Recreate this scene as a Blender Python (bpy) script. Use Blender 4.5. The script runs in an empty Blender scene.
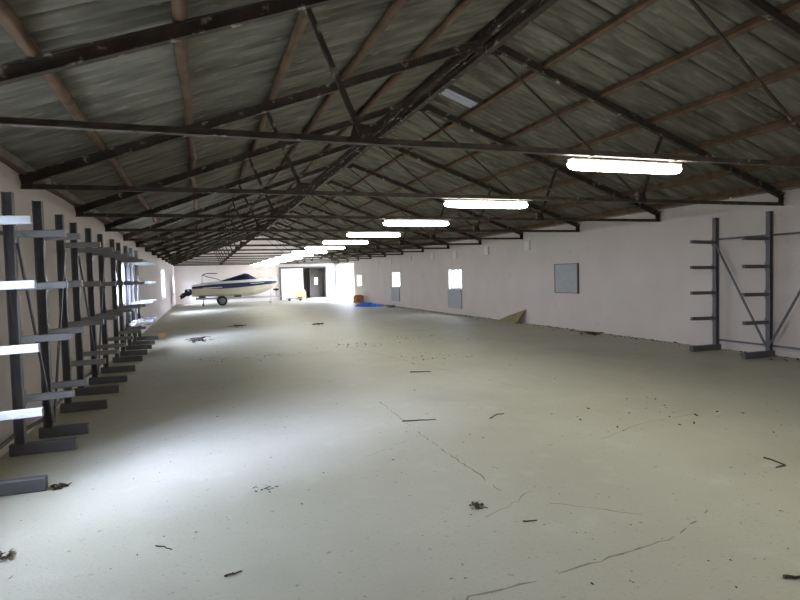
import bpy, bmesh, math, random
from mathutils import Vector, Matrix, noise

random.seed(7)
scene = bpy.context.scene
COL = scene.collection
V = Vector

# ------------------------------------------------------------------ dimensions (metres)
XL, XR = -1.90, 9.95            # inner faces of the long walls
MID = (XL + XR) / 2
Y0, Y1 = -3.2, 44.7             # end walls
H_TIE = 2.768                    # centre of the tie beams
D = 2.943                       # truss spacing
YT = 7.509                      # truss 2 of the row
SLOPE = 0.3545
Z_PEAK = 5.185                   # sheets at the ridge
SLOPE_L = 0.367
def slope(x): return SLOPE_L if x < MID else SLOPE
def roof_z(x): return Z_PEAK - slope(x) * abs(x - MID)

# ------------------------------------------------------------------ materials
def mat(name, col, rough=0.8, metal=0.0, var=None, scale=4.0, detail=4.0, spots=None, bump=0.0, bump_scale=40.0, spec=0.3, stretch=None):
    m = bpy.data.materials.new(name); m.use_nodes = True
    nt = m.node_tree; N = nt.nodes; L = nt.links
    b = N['Principled BSDF']
    b.inputs['Roughness'].default_value = rough
    b.inputs['Metallic'].default_value = metal
    b.inputs['Specular IOR Level'].default_value = spec
    b.inputs['Base Color'].default_value = (*col, 1)
    tc = N.new('ShaderNodeTexCoord')
    src = tc.outputs['Object']
    if stretch:
        mp = N.new('ShaderNodeMapping'); mp.inputs['Scale'].default_value = stretch
        L.new(src, mp.inputs['Vector']); src = mp.outputs['Vector']
    out = None
    if var:
        n = N.new('ShaderNodeTexNoise'); n.inputs['Scale'].default_value = scale; n.inputs['Detail'].default_value = detail
        L.new(src, n.inputs['Vector'])
        r = N.new('ShaderNodeValToRGB')
        r.color_ramp.elements[0].position = 0.3; r.color_ramp.elements[1].position = 0.7
        r.color_ramp.elements[0].color = (*var, 1); r.color_ramp.elements[1].color = (*col, 1)
        L.new(n.outputs['Fac'], r.inputs['Fac']); out = r.outputs['Color']
    for (scol, sscale, lo, hi) in (spots or []):
        n = N.new('ShaderNodeTexNoise'); n.inputs['Scale'].default_value = sscale; n.inputs['Detail'].default_value = 5
        L.new(src, n.inputs['Vector'])
        r = N.new('ShaderNodeValToRGB')
        r.color_ramp.elements[0].position = lo; r.color_ramp.elements[1].position = hi
        L.new(n.outputs['Fac'], r.inputs['Fac'])
        mx = N.new('ShaderNodeMix'); mx.data_type = 'RGBA'
        L.new(r.outputs['Color'], mx.inputs['Factor'])
        if out is None: mx.inputs['A'].default_value = (*col, 1)
        else: L.new(out, mx.inputs['A'])
        mx.inputs['B'].default_value = (*scol, 1)
        out = mx.outputs['Result']
    if out is not None: L.new(out, b.inputs['Base Color'])
    if bump:
        n = N.new('ShaderNodeTexNoise'); n.inputs['Scale'].default_value = bump_scale; n.inputs['Detail'].default_value = 6
        L.new(src, n.inputs['Vector'])
        bp = N.new('ShaderNodeBump'); bp.inputs['Strength'].default_value = bump; bp.inputs['Distance'].default_value = 0.02
        L.new(n.outputs['Fac'], bp.inputs['Height']); L.new(bp.outputs['Normal'], b.inputs['Normal'])
    return m

def emit(name, col, strength):
    m = bpy.data.materials.new(name); m.use_nodes = True
    nt = m.node_tree; nt.nodes.clear()
    e = nt.nodes.new('ShaderNodeEmission'); o = nt.nodes.new('ShaderNodeOutputMaterial')
    e.inputs['Color'].default_value = (*col, 1); e.inputs['Strength'].default_value = strength
    nt.links.new(e.outputs[0], o.inputs[0]); return m

M = {}
M['plaster'] = mat('whitewashed_plaster', (0.69, 0.62, 0.585), 0.92, var=(0.645, 0.575, 0.54), scale=1.1, detail=6,
                   spots=[((0.53, 0.50, 0.48), 1.6, 0.62, 0.85)], bump=0.35, bump_scale=26)
M['concrete'] = mat('dusty_concrete', (0.51, 0.498, 0.405), 0.58, var=(0.445, 0.434, 0.345), scale=0.9, detail=9,
                    spots=[((0.36, 0.35, 0.27), 0.45, 0.56, 0.76), ((0.27, 0.25, 0.19), 16, 0.66, 0.74), ((0.38, 0.37, 0.30), 42, 0.58, 0.72), ((0.54, 0.53, 0.46), 3.1, 0.58, 0.85)],
                    bump=0.10, bump_scale=45, spec=0.4)
M['crack'] = mat('crack_dirt', (0.20, 0.195, 0.155), 0.95, var=(0.33, 0.32, 0.26), scale=14)
M['sheet'] = mat('weathered_fibre_cement', (0.235, 0.224, 0.18), 0.95, var=(0.08, 0.075, 0.06), scale=1.7, detail=8,
                 spots=[((0.10, 0.095, 0.08), 0.5, 0.55, 0.8), ((0.30, 0.29, 0.25), 5, 0.60, 0.8)], stretch=(0.7, 5.0, 1))
M['steel'] = mat('rusty_dark_steel', (0.062, 0.046, 0.038), 0.75, var=(0.028, 0.023, 0.021), scale=5, detail=6,
                 spots=[((0.085, 0.048, 0.032), 7, 0.5, 0.75), ((0.34, 0.32, 0.29), 7, 0.60, 0.69)], spec=0.3)
M['rust'] = mat('brown_rusted_steel', (0.18, 0.11, 0.064), 0.85, var=(0.09, 0.058, 0.038), scale=3, detail=6,
                spots=[((0.05, 0.035, 0.028), 4, 0.52, 0.75)])
M['tie'] = mat('grey_brown_painted_steel', (0.115, 0.088, 0.073), 0.65, var=(0.035, 0.028, 0.025), scale=6, detail=5,
               spots=[((0.30, 0.28, 0.26), 12, 0.68, 0.74)])
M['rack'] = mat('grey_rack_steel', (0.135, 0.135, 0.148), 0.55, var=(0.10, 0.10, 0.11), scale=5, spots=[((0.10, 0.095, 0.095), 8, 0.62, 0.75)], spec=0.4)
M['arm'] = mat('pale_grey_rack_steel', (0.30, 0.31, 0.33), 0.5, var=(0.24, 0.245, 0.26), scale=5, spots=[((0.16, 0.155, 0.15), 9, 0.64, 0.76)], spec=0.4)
M['plate'] = mat('wall_plate_timber', (0.30, 0.275, 0.25), 0.9, var=(0.16, 0.14, 0.12), scale=4)
M['lamp_body'] = mat('white_enamel', (0.75, 0.75, 0.72), 0.5)
M['tube'] = emit('lit_fluorescent_tube', (1.0, 0.98, 0.86), 35.0)
M['grey_board'] = mat('grey_board', (0.46, 0.465, 0.48), 0.8, var=(0.40, 0.405, 0.42), scale=8, bump=0.2, bump_scale=30)
M['frame_dark'] = mat('dark_frame', (0.14, 0.13, 0.13), 0.7, var=(0.1, 0.09, 0.09), scale=6)
M['white_paint'] = mat('white_paint', (0.74, 0.74, 0.73), 0.6, var=(0.72, 0.72, 0.71), scale=4)
M['annex'] = mat('annex_planks', (0.24, 0.22, 0.20), 0.9, var=(0.15, 0.136, 0.122), scale=3, stretch=(4, 4, 0.6))
M['tan'] = mat('tan_board', (0.31, 0.265, 0.15), 0.85, var=(0.23, 0.19, 0.10), scale=4)
M['tan_pale'] = mat('pale_plywood', (0.52, 0.40, 0.24), 0.85, var=(0.44, 0.33, 0.19), scale=4)
M['carton'] = mat('orange_brown_carton', (0.48, 0.22, 0.10), 0.85, var=(0.40, 0.18, 0.08), scale=4)
M['tarp'] = mat('blue_tarpaulin', (0.035, 0.16, 0.60), 0.5, var=(0.02, 0.10, 0.45), scale=6)
M['plastic'] = mat('white_plastic_film', (0.85, 0.87, 0.9), 0.45)
M['twig'] = mat('dark_twig_bark', (0.05, 0.042, 0.036), 0.9, var=(0.09, 0.07, 0.055), scale=20)
M['leaf'] = mat('dry_leaf', (0.11, 0.078, 0.055), 0.9, var=(0.055, 0.042, 0.034), scale=15)
M['hull'] = mat('cream_gelcoat', (0.66, 0.61, 0.47), 0.35, var=(0.60, 0.55, 0.42), scale=2, spec=0.5)
M['gel_white'] = mat('white_gelcoat', (0.82, 0.82, 0.82), 0.3, spec=0.5)
M['navy'] = mat('navy_gelcoat', (0.012, 0.018, 0.072), 0.35, spec=0.5)
M['canvas'] = mat('navy_canvas', (0.012, 0.020, 0.09), 0.8, var=(0.012, 0.018, 0.08), scale=8)
M['black'] = mat('black_rubber', (0.018, 0.02, 0.02), 0.6)
M['motor'] = mat('dark_outdrive', (0.015, 0.03, 0.028), 0.5)
M['galv'] = mat('galvanised_steel', (0.42, 0.43, 0.44), 0.45, metal=0.5)
M['rim'] = mat('grey_wheel_rim', (0.22, 0.22, 0.22), 0.5, metal=0.2)
M['ground'] = mat('pale_gravel_yard', (0.42, 0.44, 0.38), 0.95, var=(0.34, 0.36, 0.29), scale=1.2)
g = bpy.data.materials.new('clear_window_glass'); g.use_nodes = True
nt = g.node_tree; nt.nodes.clear()
o_ = nt.nodes.new('ShaderNodeOutputMaterial'); tr = nt.nodes.new('ShaderNodeBsdfTransparent'); gl = nt.nodes.new('ShaderNodeBsdfGlossy'); mx = nt.nodes.new('ShaderNodeMixShader')
tr.inputs['Color'].default_value = (0.93, 0.96, 0.98, 1); gl.inputs['Roughness'].default_value = 0.05; mx.inputs[0].default_value = 0.06
nt.links.new(tr.outputs[0], mx.inputs[1]); nt.links.new(gl.outputs[0], mx.inputs[2]); nt.links.new(mx.outputs[0], o_.inputs[0])
M['glass'] = g
s_ = bpy.data.materials.new('translucent_roof_sheet'); s_.use_nodes = True
nt = s_.node_tree; nt.nodes.clear()
o_ = nt.nodes.new('ShaderNodeOutputMaterial'); tl = nt.nodes.new('ShaderNodeBsdfTranslucent'); df = nt.nodes.new('ShaderNodeBsdfDiffuse'); mx = nt.nodes.new('ShaderNodeMixShader')
tl.inputs['Color'].default_value = (0.0088, 0.0088, 0.0076, 1); df.inputs['Color'].default_value = (0.3, 0.3, 0.28, 1); mx.inputs[0].default_value = 0.25
nt.links.new(tl.outputs[0], mx.inputs[1]); nt.links.new(df.outputs[0], mx.inputs[2]); nt.links.new(mx.outputs[0], o_.inputs[0])
M['skylight'] = s_

# ------------------------------------------------------------------ mesh builder
class MB:
    def __init__(s): s.v = []; s.f = []; s.mi = []; s.sm = []
    def face(s, idx, mi=0, smooth=False): s.f.append(tuple(idx)); s.mi.append(mi); s.sm.append(smooth)
    def add(s, vs, fs, mi=0, smooth=False):
        o = len(s.v); s.v += [tuple(v) for v in vs]
        for f in fs: s.face([o + i for i in f], mi, smooth)
    def box(s, x0, x1, y0, y1, z0, z1, mi=0):
        vs = [(x, y, z) for x in (x0, x1) for y in (y0, y1) for z in (z0, z1)]
        s.add(vs, [(0, 1, 3, 2), (4, 6, 7, 5), (0, 4, 5, 1), (2, 3, 7, 6), (0, 2, 6, 4), (1, 5, 7, 3)], mi)
    def bar(s, p0, p1, w, h, up=(0, 0, 1), mi=0, ch=0.0):
        p0, p1 = V(p0), V(p1); d = (p1 - p0).normalized()
        side = d.cross(V(up)).normalized(); u = side.cross(d).normalized()
        if ch <= 0: prof = [(-w/2, -h/2), (w/2, -h/2), (w/2, h/2), (-w/2, h/2)]
        else:
            a, b = w/2, h/2
            prof = [(-a+ch, -b), (a-ch, -b), (a, -b+ch), (a, b-ch), (a-ch, b), (-a+ch, b), (-a, b-ch), (-a, -b+ch)]
        s.sweep(p0, p1, side, u, prof, mi)
    def sweep(s, p0, p1, side, u, prof, mi=0, smooth=False):
        n = len(prof)
        vs = [p + side * a + u * b for p in (p0, p1) for a, b in prof]
        fs = [(i, (i+1) % n, n + (i+1) % n, n + i) for i in range(n)]
        s.add(vs, fs, mi, smooth)
        o = len(s.v) - 2 * n
        s.face([o + i for i in reversed(range(n))], mi); s.face([o + n + i for i in range(n)], mi)
    def ibeam(s, p0, p1, w, h, t, up=(0, 0, 1), mi=0):
        p0, p1 = V(p0), V(p1); d = (p1 - p0).normalized()
        side = d.cross(V(up)).normalized(); u = side.cross(d).normalized()
        a, b = w/2, h/2
        prof = [(-a, -b), (a, -b), (a, -b+t), (t/2, -b+t), (t/2, b-t), (a, b-t), (a, b), (-a, b), (-a, b-t), (-t/2, b-t), (-t/2, -b+t), (-a, -b+t)]
        n = 12
        vs = [p + side * x + u * y for p in (p0, p1) for x, y in prof]
        s.add(vs, [(i, (i+1) % n, n + (i+1) % n, n + i) for i in range(n)], mi)
        o = len(s.v) - 2*n
        for e in (0, n):
            for q in ((0, 1, 2, 11), (3, 4, 9, 10), (5, 6, 7, 8), (2, 3, 10, 11), (4, 5, 8, 9)):
                s.face([o + e + i for i in q], mi)
    def angle(s, p0, p1, w, t, up=(0, 0, 1), mi=0):       # L profile
        p0, p1 = V(p0), V(p1); d = (p1 - p0).normalized()
        side = d.cross(V(up)).normalized(); u = side.cross(d).normalized(); a = w/2
        s.sweep(p0, p1, side, u, [(-a, -a), (a, -a), (a, -a+t), (-a+t, -a+t), (-a+t, a), (-a, a)], mi)
    def tube(s, pts, r, n=8, mi=0, smooth=True):
        pts = [V(p) for p in pts]; rs = r if isinstance(r, (list, tuple)) else [r] * len(pts)
        rings = []
        for i, p in enumerate(pts):
            d = (pts[min(i+1, len(pts)-1)] - pts[max(i-1, 0)]).normalized()
            a = V((0, 0, 1)) if abs(d.z) < 0.9 else V((1, 0, 0))
            side = d.cross(a).normalized(); u = side.cross(d)
            o = len(s.v)
            for k in range(n):
                t = 2 * math.pi * k / n
                s.v.append(tuple(p + (side * math.cos(t) + u * math.sin(t)) * rs[i]))
            rings.append(o)
        for a, b in zip(rings, rings[1:]):
            for k in range(n): s.face((a+k, a+(k+1) % n, b+(k+1) % n, b+k), mi, smooth)
        s.face([rings[0] + k for k in reversed(range(n))], mi); s.face([rings[-1] + k for k in range(n)], mi)
    def lathe(s, c, axis, prof, n=20, mi=0, smooth=True):  # prof: (along, radius)
        c = V(c); ax = V(axis).normalized()
        a = V((0, 0, 1)) if abs(ax.z) < 0.9 else V((1, 0, 0))
        e1 = ax.cross(a).normalized(); e2 = ax.cross(e1)
        o = len(s.v)
        for (h, r) in prof:
            for k in range(n):
                t = 2*math.pi*k/n
                s.v.append(tuple(c + ax*h + (e1*math.cos(t) + e2*math.sin(t)) * max(r, 1e-4)))
        for i in range(len(prof)-1):
            for k in range(n): s.face((o+i*n+k, o+i*n+(k+1) % n, o+(i+1)*n+(k+1) % n, o+(i+1)*n+k), mi, smooth)
        s.face([o+k for k in reversed(range(n))], mi); s.face([o+(len(prof)-1)*n+k for k in range(n)], mi)
    def prism(s, pts, off, mi=0):                           # polygon pts extruded by vector off
        n = len(pts); off = V(off)
        vs = [V(p) for p in pts] + [V(p) + off for p in pts]
        s.add(vs, [tuple(reversed(range(n))), tuple(range(n, 2*n))] + [(i, (i+1) % n, n+(i+1) % n, n+i) for i in range(n)], mi)
    def build(s, name, mats, parent=None, origin=None, kind=None, recalc=True):
        if not isinstance(mats, (list, tuple)): mats = [mats]
        org = V(origin) if origin is not None else (V(parent['_o']) if parent is not None else V((0, 0, 0)))
        me = bpy.data.meshes.new(name)
        me.from_pydata([tuple(V(v) - org) for v in s.v], [], s.f)
        for m in mats: me.materials.append(m)
        me.polygons.foreach_set('material_index', s.mi); me.polygons.foreach_set('use_smooth', s.sm)
        if recalc:
            bm = bmesh.new(); bm.from_mesh(me); bmesh.ops.recalc_face_normals(bm, faces=bm.faces); bm.to_mesh(me); bm.free()
        me.update()
        o = bpy.data.objects.new(name, me); COL.objects.link(o)
        if parent is not None: o.parent = parent; o['_o'] = tuple(org)
        else: o.location = org; o['_o'] = tuple(org)
        if kind: o['kind'] = kind
        return o

def tag(o, label, cat, group=None):
    o['label'] = label; o['category'] = cat
    if group: o['group'] = group
    return o
def thing(name, loc, label, cat, group=None):
    o = bpy.data.objects.new(name, None); COL.objects.link(o); o.empty_display_size = 0.2
    o.location = loc; o['_o'] = tuple(loc)
    return tag(o, label, cat, group)
def copy_thing(root, loc, label):
    r = root.copy(); COL.objects.link(r); r.location = loc; r['label'] = label
    def rec(a, b):
        for ch in list(a.children):
            if ch.name == b.name: continue
            c = ch.copy(); COL.objects.link(c); c.parent = b; rec(ch, c)
    rec(root, r)
    return r
ORD = ['first', 'second', 'third', 'fourth', 'fifth', 'sixth', 'seventh', 'eighth', 'ninth', 'tenth', 'eleventh', 'twelfth', 'thirteenth', 'fourteenth', 'fifteenth']

# ------------------------------------------------------------------ the setting
WT = 0.32
def wall_y(name, xin, xout, openings, y0, y1, ztop):
    """long wall with rectangular openings (ya, yb, za, zb)"""
    mb = MB(); x0, x1 = min(xin, xout), max(xin, xout)
    cur = y0
    for (a, b, za, zb) in sorted(openings):
        if a > cur: mb.box(x0, x1, cur, a, 0, ztop)
        if za > 0: mb.box(x0, x1, a, b, 0, za)
        if zb < ztop: mb.box(x0, x1, a, b, zb, ztop)
        cur = b
    if cur < y1: mb.box(x0, x1, cur, y1, 0, ztop)
    return mb.build(name, M['plaster'], kind='structure')

RW = [(13.47, 14.62, 1.04, 1.87), (21.12, 22.38, 1.04, 1.87), (28.82, 30.08, 1.04, 1.87), (36.48, 37.70, 1.00, 1.80)]
GATE = (38.5, 44.6, 0.0, 2.62)
LW = [(3.6, 5.35, 0.85, 2.35), (14.6, 17.3, 1.05, 2.2), (30.5, 32.9, 0.85, 2.3), (42.0, 43.6, 0.9, 2.0)]
TOPZ = 3.07
wall_y('wall_right', XR, XR + WT, RW + [GATE], Y0 - WT, Y1 + WT, TOPZ)
wall_y('wall_left', XL, XL - WT, LW, Y0 - WT, Y1 + WT, TOPZ - .08)

def gable(name, yin, yout, opening=None):
    mb = MB(); ya, yb = min(yin, yout), max(yin, yout)
    def quad(xa, xb, za):
        pts = [(xa, ya, za), (xb, ya, za), (xb, ya, roof_z(xb) - 0.06)]
        if xa < MID < xb: pts.append((MID, ya, roof_z(MID) - 0.06))
        pts.append((xa, ya, roof_z(xa) - 0.06))
        mb.prism(pts, (0, yb - ya, 0))
    if opening:
        a, b, h = opening
        quad(XL, a, 0); quad(a, b, h); quad(b, XR, 0)
    else: quad(XL, XR, 0)
    return mb.build(name, M['plaster'], kind='structure')
DOOR = (5.65, 9.30, 2.50)
gable('wall_back', Y1, Y1 + WT, DOOR)
gable('wall_front', Y0, Y0 - WT)

# floor slab with settled cracks in its own mesh
mb = MB()
mb.box(XL - WT, XR + WT, Y0 - WT, Y1 + 4.6, -0.15, 0.0)
def crack(pts, w):
    P = []
    for (a, b) in zip(pts, pts[1:]):
        n = max(2, int((V(b) - V(a)).length / 0.07))
        for i in range(n): P.append(V(a).lerp(V(b), i / n) + V((random.gauss(0, .008), random.gauss(0, .008))))
    P.append(V(pts[-1]))
    prev = None
    for i, p in enumerate(P):
        d = (P[min(i+1, len(P)-1)] - P[max(i-1, 0)]).normalized(); nrm = V((-d.y, d.x)); ww = w * random.uniform(.25, 1.1) / 2
        o = len(mb.v); mb.v += [(p.x + nrm.x*ww, p.y + nrm.y*ww, .0012), (p.x - nrm.x*ww, p.y - nrm.y*ww, .0012)]
        if prev is not None and random.random() > .12: mb.face((prev, prev+1, o+1, o), 1)
        prev = o
crack([(2.147, 7.134), (2.10, 5.9), (2.08, 4.975), (2.09, 4.4), (2.084, 3.80)], .016)
crack([(2.30, 3.45), (2.75, 3.05)], .01)
crack([(1.05, 2.45), (1.233, 2.593), (1.7, 2.60), (2.174, 2.66), (2.7, 2.72), (3.2, 2.95)], .016)
crack([(1.35, 5.0), (1.75, 5.25), (2.05, 5.45)], .010)
crack([(2.4, 3.8), (2.05, 3.55), (1.75, 3.42)], .008)
crack([(3.2, 13), (3.9, 9.2), (4.3, 7.0)], .014)
crack([(5.9, 11), (6.9, 8.3), (7.4, 6.1)], .012)
crack([(-.2, 9.5), (.8, 9.9), (2.0, 10.0), (3.4, 10.6)], .012)
crack([(5.0, 16.0), (6.4, 16.2), (8.2, 17.0)], .016)
crack([(3.6, 4.6), (4.4, 4.9), (5.3, 5.0)], .010)
mb.build('floor', [M['concrete'], M['crack']], kind='structure', recalc=False)

# corrugated roof: rows of lapped sheets, side laps every five corrugations
PITCH = 0.177; NC = 5; WID = NC * PITCH
COSS = 1 / math.sqrt(1 + SLOPE**2)
SKY_COL, = [int((9.70 - (Y0 - .5)) / WID)]
def sheet(mb, sgn, s0, s1, y, lift, ncorr, thick=True):
    """corrugated sheet from s0 (ridge side) to s1 metres along X from the ridge"""
    n = ncorr * 6
    o = len(mb.v)
    for s, extra in ((s0, 0.0), (s1, 0.0)):
        for i in range(n + 1):
            yy = y + ncorr * PITCH * i / n
            zz = .035 * math.cos(2 * math.pi * (yy - y) / PITCH) + .036 * (i / n - .5)
            x = MID + sgn * s
            mb.v.append((x, yy, roof_z(x) + zz + lift + extra))
    for i in range(n): mb.face((o+i, o+i+1, o+n+1+i+1, o+n+1+i), 0, True)
    e = len(mb.v)                                        # thickness shown along the lapped side edge
    for q in (o, o+n+1): mb.v.append((mb.v[q][0], mb.v[q][1], mb.v[q][2] + .014))
    mb.face((o, o+n+1, e+1, e))
HALF = (XR - XL) / 2
ROWS = [(0.0, 2.10), (1.98, 4.10), (3.98, HALF + .42)]
mb = MB(); sk = MB()
ncol = int((Y1 + .6 - (Y0 - .5)) / WID) + 1
for sgn in (-1, 1):
    for c in range(ncol):
        y = Y0 - .5 + c * WID
        for ri, (a, b) in enumerate(ROWS):
            lift = .006 * (2 - ri) + random.uniform(0, .003)
            if sgn == 1 and ri == 0 and c == SKY_COL:
                sheet(mb, sgn, 0.0, 0.26, y, lift, NC + 1)
                sheet(sk, sgn, 0.22, 1.0, y, lift, 4); 
                o_y = y + 3 * PITCH
                sheet(mb, sgn, 0.22, 1.02, o_y, lift + .006, NC - 2)
                sheet(mb, sgn, 0.97, b, y, lift, NC + 1)
            else: sheet(mb, sgn, a, b, y, lift, NC + 1)
# ridge capping
mb.add([(MID - .28, Y0 - .5, Z_PEAK - .03), (MID, Y0 - .5, Z_PEAK + .08), (MID + .28, Y0 - .5, Z_PEAK - .03),
        (MID - .28, Y1 + .6, Z_PEAK - .03), (MID, Y1 + .6, Z_PEAK + .08), (MID + .28, Y1 + .6, Z_PEAK - .03)], [(0, 1, 4, 3), (1, 2, 5, 4)])
mb.build('ceiling', M['sheet'], kind='structure', recalc=False)
skl = sk.build('roof_skylight', M['skylight'], origin=(MID + .6, Y0 - .5 + SKY_COL * WID + .26, Z_PEAK - .2), recalc=False)
tag(skl, 'pale translucent roof panel let into the dark sheets beside the ridge', 'skylight')

# wall plates along both wall tops
for nm, x, tz in (('trim_1', XR - .05, TOPZ - .02), ('trim_2', XL + .05, TOPZ - .10)):
    m_ = MB()
    for k in range(16):
        a = Y0 + k * D + .06
        m_.bar((x, a, tz), (x, min(a + D - .12, Y1 - .02), tz), .10, .09, ch=.01)
    m_.build(nm, M['plate'], kind='structure')

# outside yard
mb = MB(); mb.box(XR + WT, XR + 40, -30, 75, -.25, -.02); mb.box(XL - WT - 40, XL - WT, -30, 75, -.25, -.02); mb.box(XL - WT, XR + WT, Y1 + 4.6, 75, -.25, -.02)
mb.build('ground', M['ground'], kind='structure')

# windows: frame and panes in the wall openings
def window(n, side, a, b, za, zb, mull, board=False):
    x = XR + .16 if side > 0 else XL - .16
    m_ = MB(); f = .05
    m_.box(x-.03, x+.03, a, a+f, za, zb); m_.box(x-.03, x+.03, b-f, b, za, zb)
    m_.box(x-.03, x+.03, a+f, b-f, za, za+f); m_.box(x-.03, x+.03, a+f, b-f, zb-f, zb)
    for q in range(mull):
        y = a + (b-a) * (q+1) / (mull+1); m_.box(x-.025, x+.025, y-.022, y+.022, za+f, zb-f)
    w = m_.build('window_%d' % n, M['white_paint'], origin=(x, (a+b)/2, za), kind='structure')
    p = MB(); p.box(x-.003, x+.003, a+f*.5, b-f*.5, za+f*.5, zb-f*.5)
    p.build('glass_pane', M['glass'], w)
    s = MB(); xi = XR if side > 0 else XL
    s.box(min(x, xi - side*.03) if side > 0 else xi - .1, max(x, xi) if side > 0 else xi + .03, a-.03, b+.03, za-.04, za)
    s.build('window_sill', M['plaster'], w)
for i, w in enumerate(RW[1:]): window(i + 1, 1, *w, 1)
for i, w in enumerate(LW): window(i + 4, -1, *w, (2, 0, 1, 1)[i])

# grey boards on the gate-side wall
def wall_board(a, b, za, zb, label, mt='grey_board', t=.045):
    r = thing('wall_board', (XR - t/2, (a+b)/2, za), label, 'board', 'grey boards on the long white wall')
    p = MB(); p.box(XR - t, XR - .002, a + .018, b - .018, za + .018, zb - .018); p.build('panel', M[mt], r)
    e = MB(); tt = t + .015
    e.box(XR - tt, XR - .001, a, a+.018, za, zb); e.box(XR - tt, XR - .001, b-.018, b, za, zb)
    e.box(XR - tt, XR - .001, a+.018, b-.018, za, za+.018); e.box(XR - tt, XR - .001, a+.018, b-.018, zb-.018, zb)
    e.build('edge_frame', M['rack'] if za > .9 else M['grey_board'], r)
wall_board(13.45, 14.55, 1.03, 1.88, 'square grey board blocking a window high on the white wall beyond the lone rack')
wall_board(21.10, 22.40, .24, 1.03, 'grey board under the bright window next to the leaning tan board')
wall_board(28.80, 30.10, .28, 1.03, 'grey board under the small bright window further towards the open gate')

# white vent covers under the eaves
vent = None
for i, (y, z) in enumerate(((16.07, 2.52), (18.85, 2.49), (21.65, 2.46), (24.1, 2.51), (27.0, 2.53), (30.2, 2.44), (32.8, 2.42))):
    lab = ORD[i] + ' small white vent cover under the eaves, counting from the lone wall rack'
    if vent is None:
        vent = thing('vent_cover', (XR, y, z), lab, 'vent', 'white vent covers under the eaves')
        p = MB(); p.box(XR - .05, XR - .002, y - .15, y + .15, z - .14, z + .14); p.build('plate', M['white_paint'], vent)
        p = MB()
        for q in range(4): p.box(XR - .062, XR - .05, y - .12, y + .12, z - .1 + q*.055, z - .08 + q*.055)
        p.build('louvre', M['white_paint'], vent)
    else: copy_thing(vent, (XR, y, z), lab)

# ------------------------------------------------------------------ roof trusses
def make_truss(Y, label):
    t = thing('roof_truss', (MID, Y, H_TIE), label, 'truss', 'steel roof trusses')
    zr = lambda x, d=0: roof_z(x) - .185       # rafter centreline
    for sg in (-1, 1):
        xe = MID + sg * (HALF - .01)
        m_ = MB(); m_.ibeam((xe, Y, zr(xe)), (MID + sg*.01, Y, zr(MID)), .07, .11, .010); m_.build('rafter', M['steel'], t)
    m_ = MB(); m_.angle((XL + .01, Y, H_TIE), (XR - .01, Y, H_TIE), .062, .010); m_.build('tie_beam', M['tie'], t)
    for sg in (-1, 1):
        x_top = MID + sg * HALF * .533; x_foot = MID + sg * HALF * .463
        m_ = MB(); m_.angle((x_top, Y, zr(x_top) - .07), (x_foot, Y, H_TIE + .03), .042, .008, up=(0, 1, 0)); m_.build('strut', M['steel'], t)
        m_ = MB(); m_.bar((MID + sg*.06, Y + .02, zr(MID) - .10), (x_foot, Y + .02, H_TIE + .04), .026, .026, up=(0, 1, 0)); m_.build('diagonal_rod', M['steel'], t)
        m_ = MB(); m_.prism([(x_foot - .11, Y - .006, H_TIE - .03), (x_foot + .11, Y - .006, H_TIE - .03), (x_foot + .07, Y - .006, H_TIE + .13), (x_foot - .07, Y - .006, H_TIE + .13)], (0, .012, 0))
        m_.build('gusset_plate', M['steel'], t)
        xe = MID + sg * (HALF - .015); xi = MID + sg * (HALF - .13)
        m_ = MB(); m_.prism([(xe, Y - .007, H_TIE - .035), (xi, Y - .007, H_TIE - .02), (xi, Y - .007, zr(xi) - .05), (xe, Y - .007, zr(xe) + .02)], (0, .014, 0))
        m_.build('end_plate', M['steel'], t)
    m_ = MB(); zp = zr(MID)
    m_.prism([(MID - .28, Y - .008, zp - .17), (MID + .28, Y - .008, zp - .17), (MID + .28, Y - .008, zp - .04), (MID, Y - .008, zp + .07), (MID - .28, Y - .008, zp - .04)], (0, .016, 0))
    m_.build('ridge_plate', M['steel'], t)
    return t
tr0 = make_truss(YT - D, 'roof truss nearest to the viewer, its tie beam crossing high over the first tube lamp')
for k in range(-2, 13):
    y = YT + k * D
    if y > Y1 - .2: break
    if k == -1: continue
    if k == -2: copy_thing(tr0, (MID, y, H_TIE), 'roof truss overhead of the viewpoint, before the first tube lamp')
    else: copy_thing(tr0, (MID, y, H_TIE), ORD[k + 1] + ' dark steel roof truss along the hall, counted from the viewer end')

# purlins
pn = ['lowest', 'second', 'third', 'fourth', 'fifth', 'topmost']
for sg, side in ((-1, 'over the long row of racks'), (1, 'over the white window wall')):
    for i, s in enumerate(((.995, .857, .692, .522, .357, .187) if sg < 0 else (.965, .835, .67, .50, .335, .165))):
        x = MID + sg * HALF * s; z = roof_z(x) - .082
        mb = MB()
        if sg < 0:
            pts = [(x + random.gauss(0, .012), y, z + random.gauss(0, .006)) for y in [Y0 + .1 + j * (Y1 - Y0 - .2) / 34 for j in range(35)]]
            mb.tube(pts, [.052 + random.gauss(0, .004) for _ in pts], 10)
        else:
            u = V((SLOPE, 0, 1)).normalized() if sg > 0 else V((-SLOPE, 0, 1)).normalized()
            mb.bar((x, Y0 + .1, z), (x, Y1 - .1, z), .08, .10, up=u, ch=.008)
        o = mb.build('roof_purlin', M['rust'], origin=(x, (Y0+Y1)/2, z))
        tag(o, '%s brown purlin up the roof slope %s' % (pn[i], side), 'purlin', 'brown roof purlins')
mb = MB()
for dx in (-.11, .11): mb.bar((MID + dx, Y0 + .1, Z_PEAK - .16), (MID + dx, Y1 - .1, Z_PEAK - .16), .085, .15, ch=.008)
mb.bar((MID, Y0 + .1, Z_PEAK - .30), (MID, Y1 - .1, Z_PEAK - .30), .11, .10)
tag(mb.build('ridge_beam', M['steel'], origin=(MID, 20, Z_PEAK - .2)), 'dark twin ridge beam running the length of the roof', 'beam')

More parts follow.
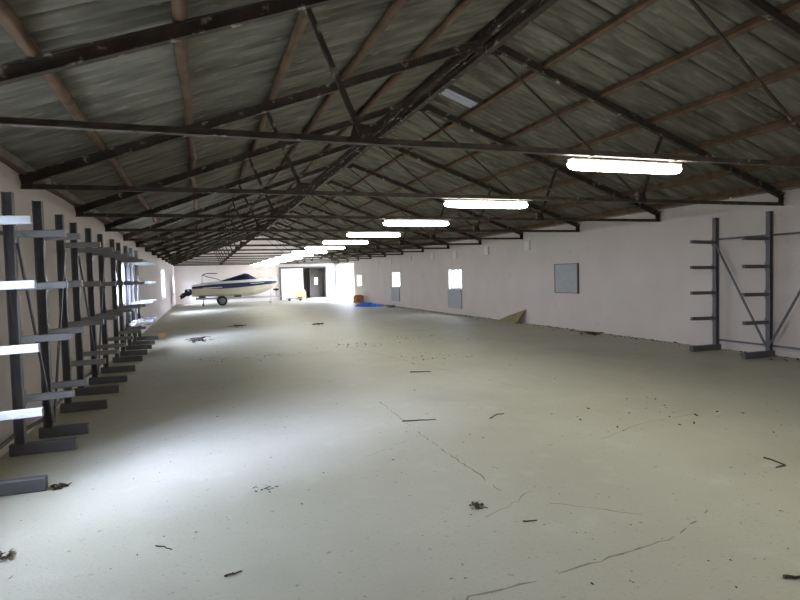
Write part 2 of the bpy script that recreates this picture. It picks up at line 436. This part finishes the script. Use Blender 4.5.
# ------------------------------------------------------------------ tube lamps under the tie beams
LH = .685
def make_lamp(Y, label):
    z = 2.70
    t = thing('tube_lamp', (MID, Y, z), label, 'lamp', 'lit tube lamps in a row under the ridge')
    m_ = MB(); m_.bar((MID - LH + .03, Y, z + .018), (MID + LH - .03, Y, z + .018), .105, .022, ch=.006); m_.build('housing', M['lamp_body'], t)
    prof = [(.052, .004), (.058, -.018), (.055, -.045), (.042, -.066), (.022, -.077), (0, -.080), (-.022, -.077), (-.042, -.066), (-.055, -.045), (-.058, -.018), (-.052, .004)]
    m_ = MB(); rings = []
    for (dx, k) in ((-LH, .25), (-LH + .02, .62), (-LH + .06, .9), (-LH + .12, 1), (LH - .12, 1), (LH - .06, .9), (LH - .02, .62), (LH, .25)):
        o = len(m_.v); m_.v += [(MID + dx, Y + a*k, z + (b + .03)*k - .03) for a, b in prof]; rings.append(o)
    n = len(prof)
    for a, b in zip(rings, rings[1:]):
        for i in range(n): m_.face((a+i, a+(i+1) % n, b+(i+1) % n, b+i), 0, True)
    m_.face([rings[0]+i for i in range(n)]); m_.face([rings[-1]+i for i in range(n)])
    m_.build('diffuser', M['tube'], t)
    for sg in (-1, 1):
        m_ = MB(); m_.tube([(MID + sg*.5, Y, z + .03), (MID + sg*.5, Y - .03, H_TIE - .03)], .007, 6); m_.bar((MID + sg*.5, Y - .13, H_TIE - .035), (MID + sg*.5, Y + .02, H_TIE - .035), .03, .008)
        m_.build('hanger', M['steel'], t)
    return t
l0 = make_lamp(YT - D + .1, 'lit tube lamp, largest and first of the row under the ridge')
for k in range(-3, 13):
    y = YT + k * D + .1
    if k == -1 or y > Y1 - .3: continue
    if k < -1: copy_thing(l0, (MID, y, 2.70), 'lit tube lamp behind the viewpoint, %s from it' % ('first' if k == -2 else 'second'))
    else: copy_thing(l0, (MID, y, 2.70), ORD[k + 1] + ' lit tube lamp of the row, counted from the largest one')

# ------------------------------------------------------------------ cantilever racks
LEV = (2.158, 1.648, 1.14, .625)
def rack(name, posts, arm_dir, tipx, ztop, label, braces, lev=LEV, mt_arm='arm', arm_z=None):
    yc = sum(p[0] for p in posts) / len(posts)
    t = thing('cantilever_rack', (posts[0][1], yc, 0), label, 'rack', 'cantilever storage racks')
    for i, (y, x) in enumerate(posts):
        m_ = MB(); m_.ibeam((x, y, .10), (x, y, ztop), .085, .085, .010, up=(1, 0, 0)); m_.build('column', M['rack'], t)
        m_ = MB(); m_.bar((x - arm_dir*.09, y, .056), (tipx, y, .056), .09, .108, ch=.006); m_.build('base', M['rack'], t)  # darker steel than the arms: shade put into the base colour
        dz = random.uniform(-.012, .012)
        for j, z in enumerate(lev):
            zz = z + dz + ((arm_z or {}).get((i, j), 0))
            tip = tipx + random.uniform(-.012, .012)
            m_ = MB()
            m_.bar((x + arm_dir*.044, y, zz - .012), (tip, y, zz), .062, .066, ch=.005)
            m_.box(min(x + arm_dir*.044, x + arm_dir*.054), max(x + arm_dir*.044, x + arm_dir*.054), y - .05, y + .05, zz - .09, zz + .07)
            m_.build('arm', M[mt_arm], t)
    for (i, zi, j, zj) in braces:
        (ya, xa), (yb, xb) = posts[i], posts[j]
        s = 1 if yb > ya else -1; bx = .047 if zi != zj else -.047
        m_ = MB(); m_.bar((xa + arm_dir*bx, ya + s*.02, zi), (xb + arm_dir*bx, yb - s*.02, zj), .035, .022, up=(1, 0, 0)); m_.build('brace', M['rack'], t)
    return t
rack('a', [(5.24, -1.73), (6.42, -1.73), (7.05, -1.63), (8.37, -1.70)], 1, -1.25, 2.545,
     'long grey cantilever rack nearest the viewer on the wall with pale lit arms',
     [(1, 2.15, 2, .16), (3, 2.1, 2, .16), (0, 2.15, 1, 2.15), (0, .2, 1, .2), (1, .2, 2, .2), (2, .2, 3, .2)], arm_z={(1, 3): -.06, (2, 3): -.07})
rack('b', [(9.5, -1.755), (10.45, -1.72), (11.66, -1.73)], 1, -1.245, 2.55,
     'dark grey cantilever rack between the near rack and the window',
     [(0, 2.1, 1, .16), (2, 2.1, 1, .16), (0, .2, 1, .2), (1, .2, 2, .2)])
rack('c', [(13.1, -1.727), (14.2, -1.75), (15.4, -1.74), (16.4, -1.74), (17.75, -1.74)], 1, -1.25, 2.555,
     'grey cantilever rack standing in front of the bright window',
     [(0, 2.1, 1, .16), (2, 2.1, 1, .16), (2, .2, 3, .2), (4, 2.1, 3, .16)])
rack('d', [(8.78, 9.755), (7.63, 9.755), (6.48, 9.755)], -1, 9.12, 2.65,
     'lone grey cantilever rack with four arms a post against the white window wall',
     [(0, 2.15, 1, .18), (2, 2.15, 1, .18), (0, 2.22, 1, 2.22), (1, 2.22, 2, 2.22), (0, .2, 1, .2), (1, .2, 2, .2)], lev=(2.175, 1.67, 1.165, .655), mt_arm='rack')

# ------------------------------------------------------------------ back doorway, annex
d1 = MB(); a, b, h = DOOR; yf = Y1 - .05; f = .10
d1.box(a - .02, a + f, yf - .05, Y1 - .002, 0, h + .05); d1.box(b - f, b + .02, yf - .05, Y1 - .002, 0, h + .05); d1.box(a + f, b - f, yf - .05, Y1 - .002, h - f + .05, h + .05)
door = d1.build('door_1', M['frame_dark'], origin=(a, Y1, 0), kind='structure')
m_ = MB(); m_.box(a + f, 7.46, Y1 + .02, Y1 + .08, .03, h - f + .03)
m_.build('door_leaf', M['white_paint'], door)
m_ = MB(); m_.box(7.05, 7.20, Y1 + .0, Y1 + .018, 1.0, 1.06); m_.box(7.18, 7.20, Y1 + .0, Y1 + .018, .92, 1.15); m_.build('door_handle', M['frame_dark'], door)
an = MB(); ya, yb = Y1 + WT, Y1 + 4.3
an.box(a - .5, a - .38, ya, yb, 0, 2.7); an.box(b + .62, b + .74, ya, ya + 1.4, 0, 2.7); an.box(b + .62, b + .74, yb - 1.4, yb, 0, 2.7); an.box(b + .62, b + .74, ya + 1.4, yb - 1.4, 2.1, 2.7)  # unseen side opening, added to let daylight into the annex
wx0, wx1, wz0, wz1 = 9.15, 9.42, 1.1, 1.65
an.box(a - .5, wx0, yb, yb + .12, 0, 2.7); an.box(wx1, b + .74, yb, yb + .12, 0, 2.7); an.box(wx0, wx1, yb, yb + .12, 0, wz0); an.box(wx0, wx1, yb, yb + .12, wz1, 2.7)
an.box(a - .5, b + .74, ya, yb + .12, 2.7, 2.8)
an.box(8.50, 8.58, yb - 1.4, yb, 0, 2.7)
an.build('wall_annex', M['annex'], kind='structure')
m_ = MB(); m_.box(wx0, wx1, yb + .04, yb + .05, wz0, wz1); wz = m_.build('window_8', M['glass'], origin=(wx0, yb, wz0), kind='structure')
gd = MB(); gx = XR + .02
gd.box(XR - .03, XR + .12, GATE[0] - .1, GATE[0], 0, 2.70); gd.box(XR - .03, XR + .12, GATE[0], GATE[1], 2.62, 2.70); gd.box(XR - .03, XR + .12, GATE[1], GATE[1] + .06, 0, 2.70)
gate = gd.build('door_2', M['white_paint'], origin=(XR, GATE[0], 0), kind='structure')

# ------------------------------------------------------------------ boat on its trailer
BY = 40.0; BX = -.66
boat = thing('motor_boat', (BX + 2.8, BY, .62), 'white and navy sports boat on a trailer along the end wall', 'boat')
#   x, keel z, chine (half, z), band low (half, z), band top (half, z), deck edge (half, z), deck centre z
ST = [(-.66, .62, .86, .72, 1.06, 1.175, 1.10, 1.265, 1.02, 1.36, 1.36),
      (.30, .59, .92, .72, 1.12, 1.18, 1.16, 1.36, 1.06, 1.50, 1.50),
      (1.20, .56, .94, .72, 1.15, 1.13, 1.19, 1.42, 1.08, 1.58, 1.60),
      (2.40, .54, .90, .74, 1.14, 1.185, 1.18, 1.46, 1.05, 1.63, 1.68),
      (3.30, .58, .74, .84, 1.02, 1.26, 1.08, 1.485, .95, 1.66, 1.71),
      (4.00, .74, .50, 1.00, .80, 1.32, .88, 1.51, .76, 1.645, 1.69),
      (4.60, .98, .26, 1.16, .48, 1.365, .57, 1.53, .47, 1.61, 1.64),
      (4.92, 1.22, .10, 1.30, .20, 1.40, .28, 1.54, .22, 1.58, 1.60),
      (5.06, 1.40, .015, 1.43, .03, 1.45, .05, 1.545, .04, 1.56, 1.565)]
mb = MB(); rings = []
for (x, kz, ch, cz, lh, lz, th, tz, dh, dz_, dc) in ST:
    x = -.66 + (x + .66) * .975; lz -= .025; tz += .012
    half = [(0, kz), (ch * .5, kz * .5 + cz * .5 - .02), (ch, cz), (ch * .4 + lh * .6, cz * .4 + lz * .6), (lh, lz), (th, tz), (dh, dz_), (dh * .5, dc * .7 + dz_ * .3), (0, dc)]
    o = len(mb.v); full = half + [(-yy, z) for yy, z in reversed(half[1:-1])]
    mb.v += [(x, BY - yy, z) for yy, z in full]; rings.append((o, len(full)))
band = [0, 0, 0, 0, 1, 2, 2, 2, 2, 2, 2, 1, 0, 0, 0, 0]
for (o, n), (o2, _) in zip(rings, rings[1:]):
    for i in range(n): mb.face((o+i, o+(i+1) % n, o2+(i+1) % n, o2+i), band[i], False)
mb.face([rings[0][0] + i for i in range(16)], 0); mb.face([rings[-1][0] + i for i in range(16)], 0)
mb.build('hull', [M['hull'], M['navy'], M['gel_white']], boat)
# white streak along the navy band
mb = MB()
for sg in (-1, 1):
    mb.prism([(3.0, BY + sg*1.115, 1.42), (3.9, BY + sg*.905, 1.455), (3.9, BY + sg*.905, 1.425), (3.0, BY + sg*1.115, 1.38)], (0, sg*.03, 0))
    mb.prism([(.0, BY + sg*1.13, 1.20), (1.2, BY + sg*1.18, 1.23), (1.2, BY + sg*1.18, 1.20), (.0, BY + sg*1.13, 1.17)], (0, sg*.02, 0))
mb.build('stripe', M['gel_white'], boat)
# canvas cover over the cockpit and windscreen
mb = MB(); sec = [(1.15, .85, 1.58, 1.62), (1.9, .90, 1.62, 1.84), (2.72, .88, 1.66, 2.09), (2.95, .84, 1.68, 2.05), (3.45, .62, 1.70, 1.76)]
R_ = []
for (x, hw, zb, zt) in sec:
    o = len(mb.v); mb.v += [(x, BY - hw, zb), (x, BY - hw*.6, zb + (zt-zb)*.8), (x, BY, zt), (x, BY + hw*.6, zb + (zt-zb)*.8), (x, BY + hw, zb), (x, BY, zb - .02)]; R_.append(o)
for o, o2 in zip(R_, R_[1:]):
    for i in range(6): mb.face((o+i, o+(i+1) % 6, o2+(i+1) % 6, o2+i))
mb.face([R_[0] + i for i in range(6)]); mb.face([R_[-1] + i for i in range(6)])
mb.build('canvas_cover', M['canvas'], boat)
mb = MB()
for sg in (-1, 1):
    mb.tube([(-.02, BY + sg*.9, 1.50), (-.0, BY + sg*.88, 2.02), (.35, BY + sg*.86, 1.90), (1.05, BY + sg*.85, 1.70), (1.15, BY + sg*.9, 1.62)], .022, 6)
    mb.tube([(.05, BY + sg*.88, 2.05), (.35, BY + sg*.86, 2.14), (.95, BY + sg*.86, 2.12)], .02, 6)
mb.tube([(0, BY - .88, 2.02), (0, BY + .88, 2.02)], .02, 6)
mb.tube([(.95, BY - .86, 2.12), (.95, BY + .86, 2.12)], .02, 6)
mb.build('awning_frame', M['frame_dark'], boat)
mb = MB()
for sg in (-1, 1):
    mb.tube([(3.5, BY + sg*.86, 1.70), (3.7, BY + sg*.8, 1.82), (4.4, BY + sg*.5, 1.80), (4.95, BY + sg*.12, 1.74)], .014, 6)
    for x, hw in ((3.9, .74), (4.4, .52)): mb.tube([(x, BY + sg*hw, 1.62), (x, BY + sg*(hw-.02), 1.81)], .012, 6)
mb.build('bow_rail', M['galv'], boat)
mb = MB()
for sg in (-1, 1): mb.box(-.1, .32, BY + sg*.7 - .1, BY + sg*.7 + .1, 1.40, 1.56)
mb.box(.7, 1.15, BY - .8, BY + .8, 1.5, 1.63)
mb.build('seat', M['gel_white'], boat)
mb = MB()
prof = [(-.62, 1.02), (-.78, 1.06), (-.92, 1.00), (-1.02, 1.12), (-1.12, 1.05), (-1.10, .92), (-1.30, .86), (-1.34, .76), (-1.22, .74), (-1.32, .58), (-1.22, .53), (-1.02, .68), (-.86, .66), (-.72, .76), (-.62, .82)]
mb.prism([(x, BY - .16, z) for x, z in prof], (0, .32, 0))
mb.build('outdrive', M['motor'], boat)
mb = MB(); pc = V((-1.34, BY, .66)); mb.lathe(pc, (-1, 0, .25), [(-.08, .07), (.05, .06), (.12, .01)], 12)
for k in range(3):
    ang = 2*math.pi*k/3 + .4; dv = V((0, math.cos(ang), math.sin(ang)))
    mb.prism([pc + dv*.05 + V((-.05, 0, 0)), pc + dv*.05 + V((.05, 0, 0)), pc + dv*.17 + V((.06, 0, .02)), pc + dv*.19 + V((-.05, 0, 0))], V((0, -.012, .012)))
mb.build('propeller', M['black'], boat)
mb = MB(); mb.box(-.98, -.66, BY - .85, BY + .85, 1.06, 1.11); mb.build('swim_platform', M['navy'], boat)

tr = thing('boat_trailer', (1.9, BY, 0), 'grey two wheeled trailer carrying the sports boat', 'trailer')
for sg in (-1, 1):
    m_ = MB(); m_.bar((-.35, BY + sg*.62, .46), (3.3, BY + sg*.62, .46), .06, .10); m_.bar((3.3, BY + sg*.62, .46), (4.78, BY + sg*.04, .46), .06, .10); m_.build('side_rail', M['galv'], tr)
    w = MB(); c_ = V((1.19, BY + sg*1.02, .32)); w.lathe(c_, (0, 1, 0), [(-.05, .19), (-.10, .20), (-.105, .28), (-.07, .318), (.07, .318), (.105, .28), (.10, .20), (.05, .19)], 28); wh = w.build('wheel', M['black'], tr)
    w = MB(); w.lathe(c_, (0, 1, 0), [(-.095, .0), (-.09, .07), (-.07, .10), (-.1, .195), (.1, .195), (.07, .10), (.09, .07), (.095, .0)], 24); w.build('rim', M['rim'], wh)
    m_ = MB()
    for i in range(8):
        t0, t1 = math.pi*(.02 + .96*i/8), math.pi*(.02 + .96*(i+1)/8)
        y_a, y_b = c_.y - .12, c_.y + .12
        q = [(c_.x + .37*math.cos(t0), y_a, .33 + .37*math.sin(t0)), (c_.x + .37*math.cos(t1), y_a, .33 + .37*math.sin(t1))]
        m_.prism([q[0], q[1], (q[1][0], y_b, q[1][2]), (q[0][0], y_b, q[0][2])], V((math.cos((t0+t1)/2), 0, math.sin((t0+t1)/2))) * .01)
    m_.build('mudguard', M['galv'], tr)
m_ = MB(); m_.bar((1.19, BY - .98, .33), (1.19, BY + .98, .33), .06, .06); m_.build('axle', M['galv'], tr)
for x in (-.2, 1.5, 3.0):
    m_ = MB(); m_.bar((x, BY - .66, .44), (x, BY + .66, .44), .06, .07); m_.build('cross_bar', M['galv'], tr)
m_ = MB()
for x in (-.05, 2.2):
    for sg in (-1, 1): m_.box(x - .22, x + .22, BY + sg*.45 - .05, BY + sg*.45 + .05, .49, .66)
m_.build('bunk', M['frame_dark'], tr)
m_ = MB(); m_.bar((4.78, BY, .44), (4.78, BY, .90), .07, .07, up=(1, 0, 0)); m_.build('winch_post', M['galv'], tr)
m_ = MB(); m_.box(4.60, 4.95, BY - .1, BY + .1, .88, .99); m_.lathe((4.80, BY, .93), (0, 1, 0), [(-.16, .05), (-.13, .09), (.13, .09), (.16, .05)], 14); m_.build('winch', M['black'], tr)
m_ = MB(); m_.bar((4.7, BY, .46), (5.15, BY, .46), .06, .07); m_.lathe((5.16, BY, .46), (1, 0, 0), [(-.05, .05), (.03, .055), (.07, .03)], 12); m_.build('hitch', M['galv'], tr)
m_ = MB(); m_.tube([(4.4, BY - .12, .75), (4.4, BY - .12, .12)], .028, 8); m_.lathe((4.4, BY - .12, .09), (0, 1, 0), [(-.03, .07), (-.025, .088), (.025, .088), (.03, .07)], 14); m_.build('jockey_wheel', M['galv'], tr)
m_ = MB(); m_.bar((-.38, BY - 1.0, .55), (-.38, BY + 1.0, .55), .04, .10)
for sg in (-1, 1): m_.box(-.42, -.36, BY + sg*.9 - .1, BY + sg*.9 + .1, .42, .56)
m_.build('light_bar', M['black'], tr)
for sg in (-1, 1):
    m_ = MB(); m_.tube([(.05, BY + sg*.62, .46), (.0, BY + sg*.62, .08)], .025, 8); m_.box(-.07, .07, BY + sg*.62 - .06, BY + sg*.62 + .06, .002, .08); m_.build('prop_stand', M['frame_dark'], tr)

# ------------------------------------------------------------------ things by the doorway and gate
ty, tx = 42.6, 6.05
t = thing('hand_trolley', (tx, ty, 0), 'low hand trolley parked before the white door leaf', 'trolley')
m_ = MB(); m_.bar((tx - .25, ty, .17), (tx + .95, ty, .17), .45, .05); m_.build('deck', M['frame_dark'], t)
m_ = MB()
for dy in (-.2, .2): m_.tube([(tx + .05, ty + dy, .19), (tx - .22, ty + dy, .95)], .02, 8)
m_.tube([(tx - .22, ty - .2, .95), (tx - .22, ty + .2, .95)], .02, 8); m_.build('handle', M['galv'], t)
for x in (tx + .0, tx + .8):
    for dy in (-.17, .17):
        m_ = MB(); m_.lathe((x, ty + dy, .075), (0, 1, 0), [(-.03, .05), (-.025, .075), (.025, .075), (.03, .05)], 14); m_.build('wheel', M['black'], t)
t = thing('car_jack', (tx + .75, ty - .1, .2), 'small dark jack standing on the hand trolley', 'jack')
m_ = MB(); z_ = .20
m_.bar((tx + .6, ty - .1, .235), (tx + .9, ty - .1, .235), .16, .07); m_.build('body', M['black'], t)
m_ = MB(); m_.tube([(tx + .63, ty - .1, .26), (tx + .45, ty - .1, .62)], .016, 8); m_.build('lever', M['galv'], t)

m_ = MB(); px, py = 7.0, 43.3
pts = []
for i in range(24):
    an_ = 2*math.pi*i/24
    cx_, cz_ = math.copysign(abs(math.cos(an_))**.55, math.cos(an_)), math.copysign(abs(math.sin(an_))**.55, math.sin(an_))
    pts.append((px + .42*cx_, py - .02 + .18*(.42 + .42*cz_), .42 + .42*cz_))
m_.prism(pts, (0, -.03, .004))
o = tag(m_.build('plywood_board', M['tan_pale'], origin=(px, py, 0)), 'pale tan plywood board with rounded corners standing before the dark doorway', 'board')
m_ = MB(); m_.bar((px - .2, py + .3, .0), (px - .2, py + .12, .62), .05, .03, up=(1, 0, 0)); m_.bar((px + .2, py + .3, .0), (px + .2, py + .12, .62), .05, .03, up=(1, 0, 0)); m_.build('prop', M['tan'], o)

def carton(x, y, w, d, h, rz, mt, label):
    r = thing('cardboard_box', (x, y, 0), label, 'box')
    m_ = MB(); c, s = math.cos(rz), math.sin(rz)
    R = lambda a, b, z: (x + a*c - b*s, y + a*s + b*c, z)
    base = [R(-w/2, -d/2, .002), R(w/2, -d/2, .002), R(w/2, d/2, .002), R(-w/2, d/2, .002)]
    m_.prism(base, (0, 0, h)); m_.build('body', M[mt], r)
    for sg in (-1, 1):
        f_ = MB(); f_.prism([R(sg*w/2, -d/2, h + .003), R(sg*w/2, d/2, h + .003), R(sg*.01, d/2, h + .02), R(sg*.01, -d/2, h + .02)], (0, 0, .008)); f_.build('flap', M[mt], r)
carton(9.42, 35.5, .50, .55, .46, .2, 'carton', 'orange brown carton against the wall beside the open gate')
carton(-1.22, 18.2, .24, .2, .14, .5, 'tan_pale', 'small pale carton on the floor past the last rack')

# crumpled tarpaulin
def crumple(name, cx, cy, rx, ry, h, seed, mt, n=18, rot=0.0, zf=0.0):
    m_ = MB(); c, s = math.cos(rot), math.sin(rot)
    top = []
    for j in range(n + 1):
        row = []
        for i in range(n + 1):
            u, v = 2*i/n - 1, 2*j/n - 1
            r = math.hypot(u, v); k = max(abs(u), abs(v)) / r if r > 1e-6 else 1
            e = 1 + .25 * noise.noise(V((u*1.5 + seed, v*1.5, seed)))
            x, y = u * k * rx * e, v * k * ry * e
            fall = max(0.0, 1 - (r * k) ** 2) ** .6
            z = zf + .008 + h * fall * (0.30 + 1.1 * abs(noise.noise(V((u*2.3 + seed, v*2.3, .5)))) + .45 * abs(noise.noise(V((u*6, v*6 + seed, 1.5)))))
            row.append(len(m_.v)); m_.v.append((cx + x*c - y*s, cy + x*s + y*c, z))
        top.append(row)
    for j in range(n):
        for i in range(n): m_.face((top[j][i], top[j][i+1], top[j+1][i+1], top[j+1][i]))
    rim = top[0][:] + [r[n] for r in top[1:]] + top[n][-2::-1] + [top[j][0] for j in range(n-1, 0, -1)]
    bot = []
    for i in rim: bot.append(len(m_.v)); x, y, z = m_.v[i]; m_.v.append((x, y, zf + .001))
    for a in range(len(rim)): m_.face((rim[a], rim[(a+1) % len(rim)], bot[(a+1) % len(rim)], bot[a]))
    m_.face(list(reversed(bot)))
    return m_.build(name, M[mt], origin=(cx, cy, 0))
tag(crumple('tarpaulin', 8.66, 30.5, .46, 1.0, .26, 3.1, 'tarp', rot=.5), 'crumpled bright blue tarpaulin on the floor near the orange carton', 'tarpaulin')
o = crumple('plastic_sheet', -1.47, 14.85, .20, .75, .12, 5.2, 'plastic', zf=.662)
tag(o, 'crumpled white plastic sheet lying over lower arms of the rack at the window', 'plastic sheet')

# broken board leaning on the wall
m_ = MB()
m_.prism([(9.64, 16.35, .002), (9.62, 17.55, .002), (9.63, 17.50, .04), (9.73, 17.15, .18), (9.84, 16.55, .34), (9.885, 16.20, .44)], (.035, 0, .012))
tag(m_.build('broken_board', M['tan'], origin=(9.7, 16.8, 0)), 'triangular tan board leaning on the foot of the white wall', 'board')

# ------------------------------------------------------------------ debris
def stick(pts, r, label, cat='stick', name='stick'):
    m_ = MB(); q = []
    for a, b in zip(pts, pts[1:]):
        for i in range(4): p = V(a).lerp(V(b), i/4); q.append((p.x + random.gauss(0, .006), p.y + random.gauss(0, .006), r + p.z + .001))
    p = V(pts[-1]); q.append((p.x, p.y, p.z + r + .001))
    n = len(q); m_.tube(q, [r * (1 - .45*i/n) for i in range(n)], 7)
    return tag(m_.build(name, M['twig'], origin=(pts[0][0], pts[0][1], 0)), label, cat)
stick([(2.071, 6.042, 0), (2.272, 5.999, 0), (2.454, 5.964, 0)], .008, 'dark straight stick lying across the long floor crack')
stick([(3.286, 9.10, 0), (3.623, 8.98, 0)], .009, 'short dark stick on the floor beyond the crack')
stick([(4.517, 3.571, 0), (4.49, 3.372, 0), (4.37, 3.357, 0)], .007, 'bent dark twig lying before the lone wall rack')
stick([(3.028, 5.748, 0), (3.178, 5.883, 0), (3.285, 5.886, 0)], .006, 'thin curved twig in the middle of the bare floor')
stick([(2.84, 2.14, 0), (2.93, 2.10, 0)], .010, 'stub of dark stick at the lower edge of the floor')
stick([(-.342, 3.828, 0), (-.239, 3.73, 0)], .004, 'hair thin twig on the bluish lit floor patch')
stick([(.057, 3.272, 0), (.15, 3.293, 0)], .006, 'thin twig on the pale floor near the viewer')
stick([(1.953, 3.258, 0), (2.04, 3.239, 0)], .005, 'little twig on the floor beside the leaf clump')

def leaf_into(m_, x, y, s, z=0.0):
    a = random.uniform(0, 6.28); c, sn = math.cos(a), math.sin(a)
    l, w = s, s * random.uniform(.3, .6); k = random.uniform(.15, .5) * s
    P = [(-l/2, 0, .003), (-l*.1, -w/2, k*.6), (l*.3, -w*.35, k), (l/2, 0, k*.8), (l*.3, w*.35, k*.5), (-l*.1, w/2, .004), (0, 0, .003)]
    o = len(m_.v)
    for (u, v, h) in P: m_.v.append((x + u*c - v*sn, y + u*sn + v*c, z + h))
    for q in ((0, 1, 6), (1, 2, 6), (2, 3, 6), (3, 4, 6), (4, 5, 6), (5, 0, 6)): m_.face([o + i for i in q])
def clump(cx, cy, r, n, s, label, name='leaf_clump', stretch=1.0):
    m_ = MB()
    for i in range(n):
        a = random.uniform(0, 6.28); d = r * random.random() ** .7
        leaf_into(m_, cx + d*math.cos(a)*stretch, cy + d*math.sin(a), s * random.uniform(.6, 1.3), random.uniform(0, .4) * s * (1 - d/r))
    for i in range(max(2, n // 8)):
        a = random.uniform(0, 6.28); p = V((cx + random.uniform(-r, r)*.5*stretch, cy + random.uniform(-r, r)*.5, .006))
        m_.tube([p, p + V((math.cos(a), math.sin(a), .15)) * s * 1.6], .004, 5)
    return tag(m_.build(name, M['leaf'], origin=(cx, cy, 0)), label, 'leaf litter')
clump(1.79, 3.60, .062, 44, .028, 'round dark clump of dry leaves on the floor beside the long crack')
clump(.40, 4.55, .085, 12, .035, 'thin scatter of dead leaves on the bluish floor patch', stretch=1.4)
clump(-1.235, 4.02, .09, 30, .05, 'brown leaf clump at the edge of the floor before the racks')
clump(-1.15, 5.25, .06, 22, .05, 'dark leaf clump at the tip of the nearest rack base')
def branches(cx, cy, r, n, label, hh=.08):
    m_ = MB()
    for i in range(n):
        a = random.uniform(0, math.pi); l = r * random.uniform(.5, 1.0)
        d = V((math.cos(a), math.sin(a) * 1.4, 0)) * l
        c = V((cx + random.gauss(0, r*.16), cy + random.gauss(0, r*.2), random.uniform(.014, hh)))
        p, q = c - d * .5, c + d * .5
        for v in (p, q): v.x = max(min(v.x, XR - .04), XL + .04); v.z = max(.012, v.z + random.uniform(-.03, .03))
        m_.tube([p, c + V((0, 0, random.uniform(0, .02))), q], [.013, .011, .006], 6)
    for i in range(n*3): leaf_into(m_, cx + random.gauss(0, r*.3), cy + random.gauss(0, r*.4), random.uniform(.05, .1))
    return tag(m_.build('branch_pile', M['twig'], origin=(cx, cy, 0)), label, 'branches')
branches(-.15, 16.7, .55, 12, 'small pile of dark broken branches beyond the racks')
branches(1.0, 21.0, .5, 5, 'loose heap of dry twigs on the floor before the boat', .06)
branches(3.75, 20.0, .5, 5, 'thin strewn twigs in the middle distance of the floor', .04)
branches(9.4, 28.6, .5, 8, 'dark sweepings at the wall foot beside the blue tarpaulin', .10)
branches(9.5, 12.4, .5, 7, 'dark sweepings along the wall foot before the square grey board', .05)

# everything too small to count: chips, leaf bits and dust crumbs
m_ = MB()
for i in range(1500):
    y = 1.6 + 32 * random.random() ** 2.2
    x = random.uniform(XL + .1, XR - .1)
    if x / max(y, .1) > 1.7: continue
    s = random.choice((.008, .011, .014, .018, .024)) * (1 + y * .03)
    leaf_into(m_, x, y, s)
for i in range(700):
    y = random.uniform(6, 40); leaf_into(m_, XR - abs(random.gauss(0, .22)) - .04, y, random.uniform(.03, .09))
for (cx, cy, r, n) in ((4.1, 10.6, .5, 50), (3.3, 13.4, .6, 60), (1.2, 12.5, .5, 30), (5.2, 14, .7, 50), (.2, 12.5, .3, 16), (4.5, 5.2, .8, 30)):
    for i in range(n): leaf_into(m_, cx + random.gauss(0, r), cy + random.gauss(0, r*.6), random.uniform(.02, .055))
lit = m_.build('leaf_litter', M['leaf'], kind='stuff')
tag(lit, 'tiny leaf bits and crumbs strewn over the concrete floor', 'litter')

# ------------------------------------------------------------------ daylight
w = bpy.data.worlds.new('overcast_sky'); scene.world = w; w.use_nodes = True
bg = w.node_tree.nodes['Background']
bg.inputs['Color'].default_value = (0.82, 0.88, 1.08, 1); bg.inputs['Strength'].default_value = 23.0
sd = bpy.data.lights.new('hazy_sun', 'SUN'); sd.energy = 23.0; sd.angle = math.radians(34); sd.color = (0.66, 0.70, 1.0)
so = bpy.data.objects.new('hazy_sun', sd); COL.objects.link(so); so.location = (-12, -6, 12)
so.rotation_euler = V((.72, .50, -.46)).to_track_quat('-Z', 'Y').to_euler()
def portal(name, loc, rot, sx, sy):
    l = bpy.data.lights.new(name, 'AREA'); l.shape = 'RECTANGLE'; l.size = sx; l.size_y = sy; l.cycles.is_portal = True
    o = bpy.data.objects.new(name, l); COL.objects.link(o); o.location = loc; o.rotation_euler = rot
for (a, b, za, zb) in RW[1:] + [GATE]:
    portal('daylight_portal', (XR + WT + .01, (a+b)/2, (za+zb)/2), (0, math.pi/2, 0), zb - za, b - a)
for (a, b, za, zb) in LW:
    portal('daylight_portal', (XL - WT - .01, (a+b)/2, (za+zb)/2), (0, -math.pi/2, 0), zb - za, b - a)

# ------------------------------------------------------------------ camera
YAW, PIT, ROLL, F = 0.33220728, 0.04225347, -0.02544082, 570.9475
fw = V((math.sin(YAW)*math.cos(PIT), math.cos(YAW)*math.cos(PIT), -math.sin(PIT)))
r0 = V((math.cos(YAW), -math.sin(YAW), 0)); u0 = r0.cross(fw)
right = r0 * math.cos(ROLL) + u0 * math.sin(ROLL); up = u0 * math.cos(ROLL) - r0 * math.sin(ROLL)
cam = bpy.data.cameras.new('camera'); cam.sensor_width = 36; cam.sensor_fit = 'HORIZONTAL'; cam.lens = F / 800 * 36; cam.clip_start = .05; cam.clip_end = 300
co = bpy.data.objects.new('camera', cam); COL.objects.link(co)
co.matrix_world = Matrix(((right.x, up.x, -fw.x, 0), (right.y, up.y, -fw.y, 0), (right.z, up.z, -fw.z, 1.65), (0, 0, 0, 1)))
scene.camera = co

for o in scene.objects:
    if '_o' in o: del o['_o']
vs = scene.view_settings; vs.view_transform = 'Standard'; vs.look = 'None'; vs.gamma = 1.0; vs.use_curve_mapping = False; vs.exposure = 0.42
cy = scene.cycles
cy.use_denoising = True; cy.max_bounces = 8; cy.diffuse_bounces = 5; cy.glossy_bounces = 3; cy.sample_clamp_indirect = 8.0
